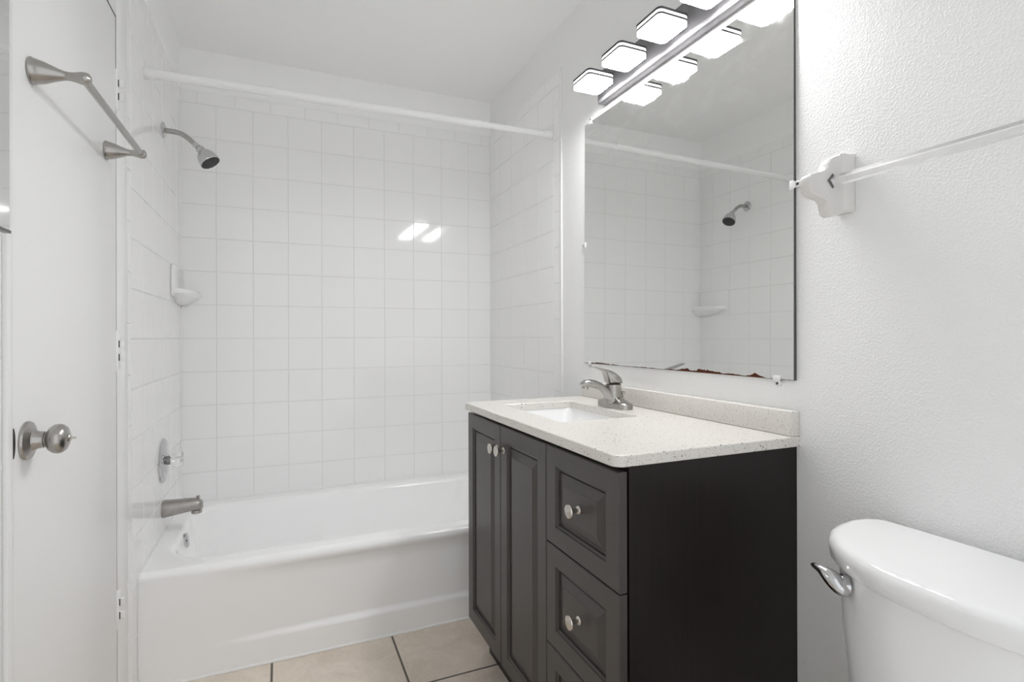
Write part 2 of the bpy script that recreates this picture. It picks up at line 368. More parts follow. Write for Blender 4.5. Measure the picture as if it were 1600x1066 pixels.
bm = NB(); zq = ZRIM + 0.0015
tube(bm, [(XL + 0.001, YTUB + 0.012, zq), (XL + 0.001, YB - 0.001, zq)], 0.0035, 8); tube(bm, [(XL + 0.001, YB - 0.001, zq), (XR - 0.001, YB - 0.001, zq)], 0.0035, 8); tube(bm, [(XR - 0.001, YB - 0.001, zq), (XR - 0.001, YTUB + 0.012, zq)], 0.0035, 8)
tube(bm, [(XL + 0.001, YTUB + 0.001, 0.002), (XL + 0.001, YTUB + 0.001, ZRIM - 0.022), (XL + 0.001, YTUB + 0.012, zq)], 0.0035, 8)
tube(bm, [(XL + 0.0005, YB - 0.0005, ZRIM), (XL + 0.0005, YB - 0.0005, ZT1)], 0.0022, 8); tube(bm, [(XR - 0.0005, YB - 0.0005, ZRIM), (XR - 0.0005, YB - 0.0005, ZT1)], 0.0022, 8)
struct(build('trim_6', bm, CAULK))

# ------------------------------------------------------------------ closet door and its frame
bm = NB()                                        # flat casing boards, hinge side / latch side / head
box(bm, XW, XL + 0.001, DY1 + 0.005, 1.899, 0, DZ + 0.115, 0.0015)
bmh = NB(); box(bmh, XW, XL + 0.001, DY0 - 0.06, DY1 + 0.0045, DZ + 0.005, DZ + 0.115, 0.0015)
bml = NB(); box(bml, XW, XL + 0.004, 1.137, DY0 - 0.004, 0, DZ + 0.0045, 0.002); box(bml, XW, XL + 0.0005, 1.085, 1.128, 0, DZ + 0.0045, 0.002)
struct(build('trim_3', bm, DOORP)); struct(build('trim_4', bmh, DOORP)); struct(build('trim_5', bml, DOORP))
door = struct(build('door_1', box(NB(), XL - 0.035, XL, DY0, DY1, 0.012, DZ, 0.0015), DOORP))
bm = NB(); box(bm, XL - WT, XL - 0.045, DY0 - 0.004, DY1 + 0.004, 0, DZ + 0.004); build('door_stop', bm, DARK, door, smooth=0)
# hinges: painted leaf and knuckles
for zc in (H + 0.688, H - 0.036, H - 0.752):
    bm = NB()
    box(bm, XL - 0.001, XL + 0.0030, DY1 - 0.004, DY1 + 0.030, zc - 0.050, zc + 0.050, 0.001)
    hg = build('hinge', bm, DOORP, door)
    bm = NB(); lathe(bm, [(0.002, -0.056), (0.0034, -0.053), (0.0034, 0.053), (0.002, 0.056)], (XL + 0.0015, DY1 + 0.001, zc), (0, 0, 1), 16)
    build('hinge_pin', bm, DOORP, hg)
    for dz in (0.0185, -0.0185):
        bm = NB(); box(bm, XL + 0.0015, XL + 0.0150, DY1 + 0.006, DY1 + 0.0165, zc + dz - 0.0098, zc + dz + 0.0098, 0.0010)
        build('hinge_knuckle', bm, DOORP, hg)
        bm = NB(); box(bm, XL + 0.0032, XL + 0.0064, DY1 + 0.0050, DY1 + 0.0065, zc + dz - 0.0095, zc + dz + 0.0095)
        build('hinge_slot', bm, DARK, hg, smooth=0)
bm = NB()                                        # dark strips painted as the gap's shade, above the top hinge and along the head
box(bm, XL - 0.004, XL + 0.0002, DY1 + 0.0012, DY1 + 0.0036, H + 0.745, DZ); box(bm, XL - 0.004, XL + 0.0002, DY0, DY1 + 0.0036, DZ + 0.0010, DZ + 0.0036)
build('door_gap_shade', bm, simple('gap_shade_dark', (0.10, 0.10, 0.10), 0.8), door, smooth=0)
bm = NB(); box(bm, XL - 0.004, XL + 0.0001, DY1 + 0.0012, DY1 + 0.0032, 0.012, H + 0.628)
build('door_gap_shade', bm, simple('gap_shade_grey', (0.42, 0.42, 0.41), 0.8), door, smooth=0)  # paler grey strip, the fainter gap shade below put into its colour
# round privacy knob
KY, KZ = 1.217, H - 0.183
bm = NB(); lathe(bm, [(0.034, 0.0), (0.0345, 0.003), (0.033, 0.006), (0.026, 0.009), (0.019, 0.012), (0.0155, 0.018), (0.0145, 0.027), (0.0125, 0.0275)], (XL, KY, KZ), (1, 0, 0), 40)
kn = build('door_knob', bm, NICKEL, door)
bm = NB(); lathe(bm, [(0.0115, 0.025), (0.0115, 0.029), (0.014, 0.0305), (0.021, 0.034), (0.0255, 0.040), (0.0268, 0.046), (0.0255, 0.052), (0.021, 0.0575), (0.014, 0.0605), (0.0065, 0.0615)], (XL, KY, KZ), (1, 0, 0), 40)
build('knob_ball', bm, NICKEL, kn)
bm = NB(); lathe(bm, [(0.007, 0.0605), (0.0075, 0.0625), (0.006, 0.064), (0.0022, 0.0645), (0.0020, 0.071), (0.0008, 0.072)], (XL, KY, KZ), (1, 0, 0), 20); build('lock_button', bm, BRIGHTN, kn)
bm = NB(); prism(bm, [(0.0, -0.026)] + [(0.0075 * math.cos(math.radians(a)), 0.026 * math.sin(math.radians(a))) for a in range(-80, 81, 10)] + [(0.0, 0.026)], lambda u, v, d: (XL + d, DY0 + 0.0005 + u, KZ + 0.004 + v), 0.0, 0.0025)
build('strike_plate', bm, simple('dark_strike_metal', (0.05, 0.048, 0.045), 0.45, metal=0.6), door, smooth=0)

# towel bar fixed to the door
tb = empty('towel_bar', (XL, 1.46, H + 0.487))
thing(tb, 'brushed nickel towel bar with two trumpet shaped posts mounted on the white door', 'towel bar')
BZ, BX = H + 0.4875, XL + 0.078
for py in (1.240, 1.690):
    bm = NB()
    lathe(bm, [(0.0235, 0.0), (0.0245, 0.003), (0.0225, 0.006), (0.0215, 0.012), (0.0185, 0.022), (0.0145, 0.032), (0.0105, 0.042), (0.0082, 0.050), (0.0078, 0.058), (0.0090, 0.066), (0.0112, 0.074), (0.0118, 0.080), (0.0108, 0.086), (0.006, 0.0895)], (XL, py, BZ), (1, 0, 0), 32)
    build('post', bm, NICKEL, tb)
bm = NB(); tube(bm, [(BX, 1.240, BZ), (BX, 1.690, BZ)], 0.0072, 20); build('rail', bm, NICKEL, tb)

# mirrored cabinet on the left wall, near the viewer
MX = XL + 0.048
mc = empty('medicine_cabinet', (XL, 0.80, H + 0.16))
thing(mc, 'mirror fronted medicine cabinet at the left edge beside the door frame', 'medicine cabinet')
build('cabinet_box', box(NB(), XL + 0.0005, MX - 0.006, 0.62, 1.020, H + 0.164, H + 0.80, 0.001), PAINT, mc)
build('mirror_door', box(NB(), MX - 0.006, MX, 0.618, 1.024, H + 0.160, H + 0.804), MIRROR2, mc, smooth=0)
bm = NB(); box(bm, MX - 0.007, MX + 0.0012, 0.617, 1.025, H + 0.1555, H + 0.1600)
build('edge_strip', bm, MEDGE, mc, smooth=0)

# ------------------------------------------------------------------ bathtub
def tub():
    root = empty('bathtub', (0.334, 2.42, 0))
    thing(root, 'white alcove bathtub with flat apron front between tiled walls', 'bathtub')
    x0, x1, y0, y1 = XL + 0.0008, XR - 0.0008, YTUB, YB - 0.0008
    # apron as a height field: shallow recessed panel above a kick ledge that fades out at the left
    bm = NB(); nx, zs = 60, []
    zl = H - 1.022
    zs = [0.0, 0.05, zl - 0.012, zl - 0.006, zl, zl + 0.006, zl + 0.012, zl + 0.018, 0.16, 0.22, 0.28, ZRIM - 0.050, ZRIM - 0.040, ZRIM - 0.030]
    r = 0.022
    def dep(x, z):
        f = min(1, max(0, (x - (x0 + 0.10)) / 0.55)); f = f * f * (3 - 2 * f)
        g = min(1, max(0, (x1 - 0.06 - x) / 0.12))
        k = min(1, max(0, (z - (zl - 0.008)) / 0.020)); k = k * k * (3 - 2 * k)
        t = min(1, max(0, (ZRIM - 0.026 - z) / 0.028)); t = t * t * (3 - 2 * t)
        return 0.013 * f * k * t
    rows = [[(x0 + (x1 - x0) * i / nx, y0 + dep(x0 + (x1 - x0) * i / nx, z), z) for i in range(nx + 1)] for z in zs]
    for k in range(0, 7):
        a = math.radians(90 * k / 6)
        rows.append([(x0 + (x1 - x0) * i / nx, y0 + r - r * math.cos(a), ZRIM - r + r * math.sin(a)) for i in range(nx + 1)])
    loft(bm, rows, False, False, closed=False)
    build('apron', bm, TUB, root, smooth=60)
    # rim and basin
    bm = NB(); seg = 12
    bx0, bx1, by0, by1 = x0 + 0.062, x1 - 0.075, y0 + 0.088, y1 - 0.088
    def ring(a0, a1, b0, b1, rr, z): return [(u, v, z) for u, v in rrect((a0 + a1) / 2, (b0 + b1) / 2, (a1 - a0) / 2, (b1 - b0) / 2, rr, seg)]
    rings = [ring(x0, x1, y0 + r, y1, 0.0005, ZRIM)]
    rings.append(ring(bx0 - 0.012, bx1 + 0.012, by0 - 0.012, by1 + 0.012, 0.15, ZRIM))
    for k in range(1, 7):
        a = math.radians(90 * k / 6); q = 0.020
        o = 0.012 - q * math.sin(a)
        rings.append(ring(bx0 - o, bx1 + o, by0 - o, by1 + o, 0.15, ZRIM - q + q * math.cos(a)))
    for z, l, rgt, fr_, bk in ((0.27, 0.022, 0.06, 0.022, 0.022), (0.17, 0.036, 0.14, 0.036, 0.036), (0.10, 0.055, 0.20, 0.055, 0.055), (0.075, 0.075, 0.24, 0.085, 0.085), (0.062, 0.12, 0.29, 0.13, 0.13), (0.060, 0.30, 0.45, 0.22, 0.22)):
        rings.append(ring(bx0 + l, bx1 - rgt, by0 + fr_, by1 - bk, 0.13, z))
    loft(bm, rings, cap0=False, cap1=True)
    build('basin', bm, TUB, root, smooth=60)
    # overflow plate on the drain end, drain in the floor of the basin
    bm = NB(); lathe(bm, [(0.028, -0.006), (0.028, 0.003), (0.025, 0.007), (0.016, 0.009), (0.004, 0.009)], (bx0 + 0.0150, 2.405, H - 0.788), (1, 0, 0.16), 36)
    ov = build('overflow_plate', bm, CHROME, root)
    bm = NB(); lathe(bm, [(0.034, 0), (0.034, 0.003), (0.026, 0.005), (0.022, 0.002), (0.004, 0.002)], (bx0 + 0.36, 2.41, 0.060), (0, 0, 1), 28); build('drain', bm, CHROME, root)
tub()

# tub spout
SY = 2.405
sp = empty('tub_spout', (XL, SY, H - 0.656))
thing(sp, 'dull metal tub spout with diverter knob on the left tiled wall', 'tub spout')
bm = NB()
secs = [(0.0, 0.031, 0.031, 0.0), (0.004, 0.033, 0.032, 0.0), (0.03, 0.0305, 0.031, 0.001), (0.07, 0.0265, 0.030, 0.004), (0.105, 0.0235, 0.028, 0.006), (0.122, 0.0215, 0.026, 0.004), (0.131, 0.0160, 0.022, 0.0), (0.134, 0.008, 0.012, -0.003)]
rings = []
for dx, rz, ry, oz in secs:
    rings.append([(XL + dx, SY + ry * math.copysign(abs(math.cos(t)) ** 0.8, math.cos(t)), H - 0.656 + oz + rz * math.copysign(abs(math.sin(t)) ** 0.8, math.sin(t))) for t in [2 * PI * k / 28 for k in range(28)]])
loft(bm, rings); build('spout_body', bm, OLDMET, sp, smooth=50)
bm = NB(); lathe(bm, [(0.018, 0), (0.019, 0.012), (0.016, 0.014), (0.012, 0.006)], (XL + 0.113, SY, H - 0.672), (0, 0, -1), 24); build('outlet', bm, OLDMET, sp)
bm = NB(); lathe(bm, [(0.003, -0.004), (0.003, 0.012), (0.0065, 0.015), (0.0075, 0.019), (0.003, 0.021)], (XL + 0.118, SY, H - 0.639), (0, 0, 1), 18); build('diverter_knob', bm, NICKEL, sp)

# valve trim with clear handle
VY, VZ = 2.405, H - 0.471
vt = empty('shower_valve', (XL, VY, VZ))
thing(vt, 'round chrome shower valve plate with clear faceted handle above the spout', 'shower valve')
bm = NB(); lathe(bm, [(0.084, 0.0), (0.0845, 0.003), (0.080, 0.0075), (0.066, 0.0105), (0.046, 0.012), (0.030, 0.014), (0.022, 0.016)], (XL, VY, VZ), (1, 0, 0), 56); build('escutcheon', bm, CHROME, vt)
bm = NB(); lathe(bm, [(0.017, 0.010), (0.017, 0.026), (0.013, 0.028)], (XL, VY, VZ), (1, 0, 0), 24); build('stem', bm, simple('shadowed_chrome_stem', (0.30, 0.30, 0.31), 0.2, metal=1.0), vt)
bm = NB()
rings = []
for h, r0, lob in ((0.024, 0.016, 0.0), (0.030, 0.019, 0.002), (0.044, 0.022, 0.004), (0.056, 0.027, 0.005), (0.063, 0.027, 0.005), (0.067, 0.021, 0.003)):
    rings.append([(XL + h, VY + (r0 + lob * math.cos(6 * t)) * math.cos(t), VZ + (r0 + lob * math.cos(6 * t)) * math.sin(t)) for t in [2 * PI * k / 48 for k in range(48)]])
loft(bm, rings); build('handle', bm, ACRYL, vt, smooth=20)

# shower arm and head
AY = 2.425
sh = empty('wall_shower', (XL, AY, H + 0.802))
thing(sh, 'chrome shower head with dark nozzle face on a bent wall arm', 'shower head')
bm = NB(); lathe(bm, [(0.029, 0.0), (0.030, 0.002), (0.027, 0.006), (0.015, 0.010), (0.010, 0.011)], (XL, AY, H + 0.802), (1, 0, 0), 36); build('wall_flange', bm, CHROME, sh)
pts = [(XL, AY, H + 0.802), (XL + 0.035, AY, H + 0.801)] + bez((XL + 0.036, AY, H + 0.801), (XL + 0.065, AY, H + 0.799), (XL + 0.080, AY, H + 0.788), (XL + 0.107, AY, H + 0.762), 12)[1:]
bm = NB(); tube(bm, pts, 0.0098, 20); build('arm', bm, NICKEL, sh)
ax = Vector((0.70, -0.10, -0.70)).normalized(); p0 = Vector((XL + 0.105, AY, H + 0.764))
bm = NB(); lathe(bm, [(0.0105, 0.0), (0.0115, 0.002), (0.0115, 0.019), (0.0095, 0.020), (0.0095, 0.0225), (0.0145, 0.0235), (0.0165, 0.027), (0.0165, 0.042), (0.0135, 0.045)], p0, ax, 6 * 4); build('ball_joint', bm, CHROME, sh)
ax2 = Vector((0.52, -0.22, -0.82)).normalized(); p1 = p0 + ax * 0.043
bm = NB(); lathe(bm, [(0.014, -0.002), (0.022, 0.002), (0.0300, 0.012), (0.0350, 0.026), (0.0375, 0.042), (0.0375, 0.051), (0.0360, 0.0535), (0.0350, 0.0515)], p1, ax2, 40, cap1=False); hd = build('head_shell', bm, CHROME, sh, smooth=50)
bm = NB(); lathe(bm, [(0.0352, 0.044), (0.0352, 0.0520), (0.030, 0.0535), (0.004, 0.0540)], p1, ax2, 40)
x_, y_, d_ = basis(ax2)
for rr, n in ((0.009, 6), (0.019, 12), (0.028, 18)):
    for k in range(n):
        c = p1 + d_ * 0.0535 + (x_ * math.cos(2 * PI * k / n) + y_ * math.sin(2 * PI * k / n)) * rr
        lathe(bm, [(0.0012, -0.001), (0.0009, 0.0022)], c, ax2, 6)
build('nozzle_face', bm, RUBBER, hd, smooth=40)

# curtain rod, two telescoping tubes
RY0, RY1, RZ = 2.118, 2.068, H + 0.882
rod = empty('curtain_rod', ((XL + XR) / 2, 2.09, RZ))
thing(rod, 'white telescoping shower curtain rod spanning the tub between tiled walls', 'curtain rod')
def rp(t): return (XL + (XR - XL) * t, RY0 + (RY1 - RY0) * t, RZ + 0.004 * (0.5 - t))
ax = Vector(rp(1)) - Vector(rp(0)); L = ax.length
def rodpart(name, prof):
    bm = NB(); lathe(bm, prof, rp(0), ax, 28); return build(name, bm, RODW, rod, smooth=50)
tj = 1.178
rodpart('outer_tube', [(0.0155, 0.02), (0.0155, tj - 0.018), (0.0165, tj - 0.014), (0.0165, tj), (0.013, tj + 0.0015)])
rodpart('inner_tube', [(0.0125, tj - 0.02), (0.0125, L - 0.02)])
rodpart('end_cap', [(0.0195, 0.0006), (0.0195, 0.006), (0.0180, 0.034), (0.0155, 0.036)])
rodpart('end_cap', [(0.0125, L - 0.042), (0.0160, L - 0.040), (0.0185, L - 0.006), (0.0185, L - 0.0006)])

# corner soap dish
sd = empty('soap_dish', (XL, 2.70, H + 0.18))
thing(sd, 'white ceramic corner soap dish set in the tile below the shower head', 'soap dish')
bm = NB(); prism(bm, rrect(2.692, H + 0.238, 0.1255, 0.066, 0.014, 5), lambda u, v, d: (XL + d, u, v), 0.0004, 0.011, bev=0.004)
build('back_plate', bm, TILE, sd, smooth=50)
bm = NB(); arc = [(XL + 0.001, YB - 0.001)]
for k in range(13):
    a = math.radians(90 * k / 12); arc.append((XL + 0.001 + 0.078 * math.sin(a) ** 0.9, YB - 0.001 - 0.235 * math.cos(a) ** 0.9 if k < 12 else YB - 0.001))
def shelf(s, z): return [(XL + 0.001 + (x - XL - 0.001) * s, YB - 0.001 + (y - YB + 0.001) * s, z) for x, y in arc]
loft(bm, [shelf(0.35, H + 0.145), shelf(0.62, H + 0.158), shelf(0.90, H + 0.176), shelf(1.0, H + 0.186), shelf(1.0, H + 0.200), shelf(0.97, H + 0.206), shelf(0.90, H + 0.203), shelf(0.84, H + 0.194)])
build('tray', bm, TILE, sd, smooth=50)

# ------------------------------------------------------------------ vanity
VX, VY0, VY1, VF = 0.624, 0.868, 1.782, 0.602     # carcass front, near and far end, door faces
VZT = H - 0.254                                   # carcass top
van = empty('vanity_cabinet', (0.85, 1.325, 0))
thing(van, 'espresso brown vanity cabinet with two doors and a drawer stack beside the toilet', 'vanity')
bm = NB()
for ya in (VY0, VY1 - 0.016):                     # side panels, notched at the toe
    prism(bm, [(VX, VZT), (VX, 0.118), (VX + 0.055, 0.118), (VX + 0.055, 0.0), (XR + 0.003, 0.0), (XR + 0.003, VZT)], lambda u, v, d: (u, d, v), ya, ya + 0.016)
box(bm, VX, XR + 0.003, VY0 + 0.016, VY1 - 0.016, 0.118, 0.134); box(bm, XR - 0.004, XR + 0.003, VY0 + 0.016, VY1 - 0.016, 0.134, VZT)
box(bm, VX, VX + 0.018, VY0 + 0.016, VY1 - 0.016, VZT - 0.035, VZT); box(bm, VX, VX + 0.018, 1.165, 1.200, 0.134, VZT - 0.035)
build('carcass', bm, WOOD, van)
build('toe_kick', box(NB(), VX + 0.050, VX + 0.065, VY0 + 0.016, VY1 - 0.016, 0.0, 0.118), WOOD, van, smooth=0)
def front(name, y0, y1, z0, z1, rail):
    bm = NB()
    prof = [(0.0, 0.019), (0.0, 0.0022), (0.0022, 0.0), (rail, 0.0), (rail + 0.0012, 0.0032), (rail + 0.006, 0.0050), (rail + 0.0075, 0.0105), (rail + 0.0105, 0.0112), (rail + 0.013, 0.0085), (rail + 0.034, 0.0024), (rail + 0.0355, 0.0012)]
    rings = [[(VF + d, y0 + o, z0 + o), (VF + d, y1 - o, z0 + o), (VF + d, y1 - o, z1 - o), (VF + d, y0 + o, z1 - o)] for o, d in prof]
    rings = [[tuple(p) for p in r] for r in rings]
    loft(bm, rings); return build(name, bm, FRONTW, van, smooth=12)
def knob(parent, y, z):
    bm = NB(); lathe(bm, [(0.0095, -0.001), (0.0100, 0.0015), (0.0085, 0.004), (0.0052, 0.006), (0.0046, 0.013), (0.0056, 0.017), (0.0095, 0.020), (0.0150, 0.0225), (0.0160, 0.0250), (0.0150, 0.0275), (0.0105, 0.0290), (0.0020, 0.0295)], (VF + 0.0014, y, z), (-1, 0, 0), 28)
    build('knob', bm, BRIGHTN, parent)
FT, FBm = H - 0.266, H - 0.984
d1 = front('door', 1.4835, VY1, FBm, FT, 0.046); d2 = front('door', 1.1835, 1.4805, FBm, FT, 0.046)
knob(d1, 1.509, H - 0.339); knob(d2, 1.458, H - 0.337)
for z1, z0 in ((FT, H - 0.5035), (H - 0.5065, H - 0.7520), (H - 0.7550, FBm)):
    dr = front('drawer', 0.871, 1.1805, z0, z1, 0.046); knob(dr, 1.026, (z0 + z1) / 2)

# countertop with backsplash
SZ0, SZ1 = H - 0.2535, H - 0.2300
SX0, SY0, SY1 = 0.588, 0.859, 1.790
ct = empty('countertop', (0.85, 1.325, SZ0))
thing(ct, 'speckled cream vanity countertop with backsplash and sink cutout', 'countertop')
HX0, HX1, HY0, HY1 = 0.690, 0.945, 1.262, 1.668    # sink opening
def slab():
    bm = NB(); n = 8
    outer = []
    r = 0.022
    for sx, sy, a0 in ((1, 1, 0), (0, 1, 90), (0, 0, 180), (1, 0, 270)):
        cx = (XR + 0.0035) if sx else SX0; cy = SY1 if sy else SY0
        rr = 0.001 if sx else r
        cx += -rr if sx else rr; cy += -rr if sy else rr
        for k in range(n + 1):
            a = math.radians(a0 + 90 * k / n); outer.append((cx + rr * math.cos(a), cy + rr * math.sin(a)))
    inner = rrect((HX0 + HX1) / 2, (HY0 + HY1) / 2, (HX1 - HX0) / 2, (HY1 - HY0) / 2, 0.012, n)
    mx, my = (SX0 + XR) / 2, (SY0 + SY1) / 2
    def ins(p, a):
        return (p[0] + a * (1 if p[0] < mx else -1), p[1] + a * (1 if p[1] < my else -1)) if a else p
    e = 0.003
    rings = [[(*p, SZ0) for p in inner], [(*ins(p, e * .5), SZ0) for p in outer], [(*p, SZ0 + e * .5) for p in outer], [(*p, SZ1 - e) for p in outer], [(*ins(p, e * .3), SZ1 - e * .3) for p in outer], [(*ins(p, e), SZ1) for p in outer]]
    gx, gy = (HX0 + HX1) / 2, (HY0 + HY1) / 2
    def grow(p, a): return (p[0] + a * (1 if p[0] > gx else -1), p[1] + a * (1 if p[1] > gy else -1))
    rings += [[(*grow(p, 0.002), SZ1) for p in inner], [(*p, SZ1 - 0.002) for p in inner], [(*p, SZ0) for p in inner]]
    loft(bm, rings, False, False)
    return build('slab', bm, QUARTZ, ct, smooth=15)
slab()
build('backsplash', box(NB(), XR - 0.0225, XR + 0.0035, SY0 + 0.001, SY1 - 0.001, SZ1 + 0.0002, H - 0.1725, 0.003), QUARTZ, ct)

# undermount sink
sk = empty('sink', ((HX0 + HX1) / 2, (HY0 + HY1) / 2, SZ0 - 0.14))
thing(sk, 'white rectangular sink basin under the countertop opening', 'sink')
bm = NB()
def srr(g, z, r): return [(u, v, z) for u, v in rrect((HX0 + HX1) / 2, (HY0 + HY1) / 2, (HX1 - HX0) / 2 + g, (HY1 - HY0) / 2 + g, r, 8)]
loft(bm, [srr(0.02, SZ0 - 0.012, 0.03), srr(0.02, SZ0 - 0.0006, 0.03), srr(0.002, SZ0 - 0.0006, 0.02), srr(-0.002, SZ0 - 0.02, 0.03), srr(-0.008, SZ0 - 0.085, 0.035), srr(-0.018, SZ0 - 0.112, 0.04), srr(-0.045, SZ0 - 0.125, 0.045), srr(-0.09, SZ0 - 0.130, 0.03)], cap0=False)
loft(bm, [srr(0.02, SZ0 - 0.012, 0.03), srr(0.004, SZ0 - 0.10, 0.04), srr(-0.03, SZ0 - 0.138, 0.045)], cap0=False)
build('bowl', bm, PORC, sk, smooth=55)
bm = NB(); lathe(bm, [(0.022, 0), (0.022, 0.003), (0.015, 0.004), (0.012, 0.001), (0.002, 0.001)], ((HX0 + HX1) / 2, (HY0 + HY1) / 2, SZ0 - 0.1295), (0, 0, 1), 28); build('drain', bm, CHROME, sk)

# single lever faucet
FX, FY = 0.990, 1.453
fc = empty('faucet', (FX, FY, SZ1))
thing(fc, 'brushed nickel single lever faucet on the countertop behind the sink', 'faucet')
bm = NB()
def oval(hx, hy, z): return [(u, v, z) for u, v in rrect(FX, FY, hx, hy, hx - 0.001, 10)]
loft(bm, [oval(0.026, 0.078, SZ1 + 0.0002), oval(0.026, 0.078, SZ1 + 0.014), oval(0.0245, 0.0765, SZ1 + 0.0175), oval(0.020, 0.066, SZ1 + 0.0205), oval(0.018, 0.045, SZ1 + 0.027), oval(0.018, 0.030, SZ1 + 0.035)])
build('base_plate', bm, NICKEL, fc, smooth=50)
bm = NB(); lathe(bm, [(0.029, 0.014), (0.0275, 0.03), (0.0265, 0.05), (0.026, 0.074), (0.0235, 0.076)], (FX - 0.006, FY, SZ1), (0, 0, 1), 36); build('body', bm, NICKEL, fc, smooth=50)
up = [(0.012, 0.020), (-0.004, 0.041), (-0.020, 0.057), (-0.040, 0.0725), (-0.058, 0.0835), (-0.076, 0.0910), (-0.096, 0.0945), (-0.112, 0.0925), (-0.122, 0.0870), (-0.1275, 0.0810)]
lo = [(-0.019, 0.004), (-0.026, 0.017), (-0.035, 0.033), (-0.049, 0.0490), (-0.062, 0.0580), (-0.078, 0.0640), (-0.094, 0.0670), (-0.108, 0.0700), (-0.118, 0.0725), (-0.1245, 0.0765)]
wd = [0.026, 0.0235, 0.0210, 0.0190, 0.0178, 0.0170, 0.0168, 0.0160, 0.0135, 0.0085]
bm = NB(); rings = []
for (ux, uz), (lx, lz), hw in zip(up, lo, wd):
    m_ = Vector(((ux + lx) / 2, 0, (uz + lz) / 2)); h_ = Vector(((ux - lx) / 2, 0, (uz - lz) / 2))
    rings.append([Vector((FX, FY, SZ1)) + m_ + Vector((0, hw * math.copysign(abs(math.cos(t)) ** 0.85, math.cos(t)), 0)) + h_ * math.copysign(abs(math.sin(t)) ** 0.85, math.sin(t)) for t in [2 * PI * k / 28 for k in range(28)]])
loft(bm, rings); build('spout', bm, NICKEL, fc, smooth=60)
bm = NB(); lathe(bm, [(0.0100, -0.004), (0.0100, 0.0075), (0.0085, 0.008), (0.0075, 0.004)], (FX - 0.109, FY, SZ1 + 0.0715), (-0.12, 0, -1), 24); build('aerator', bm, NICKEL, fc)
# lever: domed cap running forward into a paddle
bm = NB(); prof = [  # x, z bottom, z top, half width
    (FX + 0.0195, 0.0765, 0.081, 0.008), (FX + 0.0180, 0.0765, 0.089, 0.018), (FX + 0.0115, 0.0765, 0.0985, 0.0235), (FX + 0.002, 0.0765, 0.1075, 0.0255), (FX - 0.008, 0.0765, 0.1145, 0.0255), (FX - 0.018, 0.0765, 0.1195, 0.024), (FX - 0.027, 0.0780, 0.1225, 0.021), (FX - 0.033, 0.0970, 0.1240, 0.0185), (FX - 0.040, 0.1160, 0.1255, 0.0165), (FX - 0.052, 0.1220, 0.1280, 0.0155), (FX - 0.068, 0.1270, 0.1320, 0.0148), (FX - 0.084, 0.1325, 0.1365, 0.0138), (FX - 0.093, 0.1360, 0.1385, 0.0110), (FX - 0.096, 0.1370, 0.1382, 0.006)]
rings = []
for x, zb, zt, hw in prof:
    zm, hh = (zb + zt) / 2, (zt - zb) / 2
    r = []
    for k in range(28):
        t = 2 * PI * k / 28; c, s = math.cos(t), math.sin(t)
        r.append((x, FY + hw * math.copysign(abs(c) ** 0.7, c), SZ1 + zm + hh * math.copysign(abs(s) ** 0.7, s)))
    rings.append(r)
loft(bm, rings); build('lever', bm, NICKEL, fc, smooth=60)
bm = NB(); tube(bm, [(FX + 0.031, FY, SZ1 + 0.012), (FX + 0.031, FY, SZ1 + 0.044)], 0.0028, 12); lathe(bm, [(0.003, 0.040), (0.0062, 0.044), (0.0062, 0.050), (0.002, 0.052)], (FX + 0.031, FY, SZ1), (0, 0, 1), 16); build('lift_rod', bm, NICKEL, fc)

# ------------------------------------------------------------------ mirror with clips
MY0, MY1, MZ0, MZ1 = 0.868, 1.797, H - 0.103, H + 0.822
MXF = XR - 0.0015                                  # front of the glass
bm = NB(); box(bm, MXF, XR + 0.0035, MY0, MY1, MZ0, MZ1); bm.normal_update()
for v in bm.verts:                                 # the glass hangs a third of a degree out of true
    if v.co.x < MXF + 1e-5: v.co.x = XR - 0.0014 + 0.0054 * (v.co.y - 1.33) + 0.0045 * (v.co.z - H - 0.35)
for f in bm.faces: f.material_index = 0 if abs(f.normal.x) > 0.9 and f.calc_center_median().x < XR + 0.001 else 1
mi = build('wall_mirror', bm, [MIRROR, MEDGE], smooth=0)
thing(mi, 'large frameless wall mirror above the vanity with brown corroded bottom edge', 'mirror')
def clip(y, z, ang, label):
    """a little clear clip: round screw pad on the wall, tongue over the glass; ang turns the tongue"""
    c, s = math.cos(ang), math.sin(ang)
    g = 0.0052 - 0.0054 * (y - 1.33) - 0.0045 * (z - H - 0.35)      # glass front above the wall here
    def f(u, v, d): return (XR + 0.0038 - d, y + u * c - v * s, z + u * s + v * c)
    root = empty('mirror_clip', (XR + 0.0038, y, z))
    thing(root, label, 'mirror clip', 'clear mirror clips')
    bm = NB(); prism(bm, rrect(0, -0.009, 0.0075, 0.0085, 0.007, 5), f, 0.0002, g, bev=0.0012); prism(bm, rrect(0, 0.004, 0.0105, 0.0055, 0.0015, 3), f, g + 0.0003, g + 0.0030, bev=0.0008); prism(bm, rrect(0, -0.002, 0.0075, 0.0035, 0.001, 3), f, g - 0.001, g + 0.0028)
    build('tongue', bm, CLIP, root, smooth=50)
    bm = NB(); lathe(bm, [(0.0034, 0.0), (0.0034, 0.001), (0.001, 0.0016)], f(0, -0.010, g), (-1, 0, 0), 14); build('screw', bm, simple('clip_screw', (0.12, 0.12, 0.12), 0.3, metal=1.0), root)
clip(1.757, MZ1, PI, 'clear plastic mirror clip at the top left corner under the light bar')
clip(MY0, H + 0.347, PI / 2 if False else -PI / 2, 'clear plastic mirror clip on the right edge beside the ceramic towel post')
clip(MY1, H + 0.355, PI / 2, 'clear plastic mirror clip halfway up the left edge of the mirror')
clip(1.757, MZ0, 0.0, 'clear plastic mirror clip under the bottom left corner behind the faucet lever')
clip(0.913, MZ0, 0.0, 'clear plastic mirror clip under the bottom right corner above the backsplash')

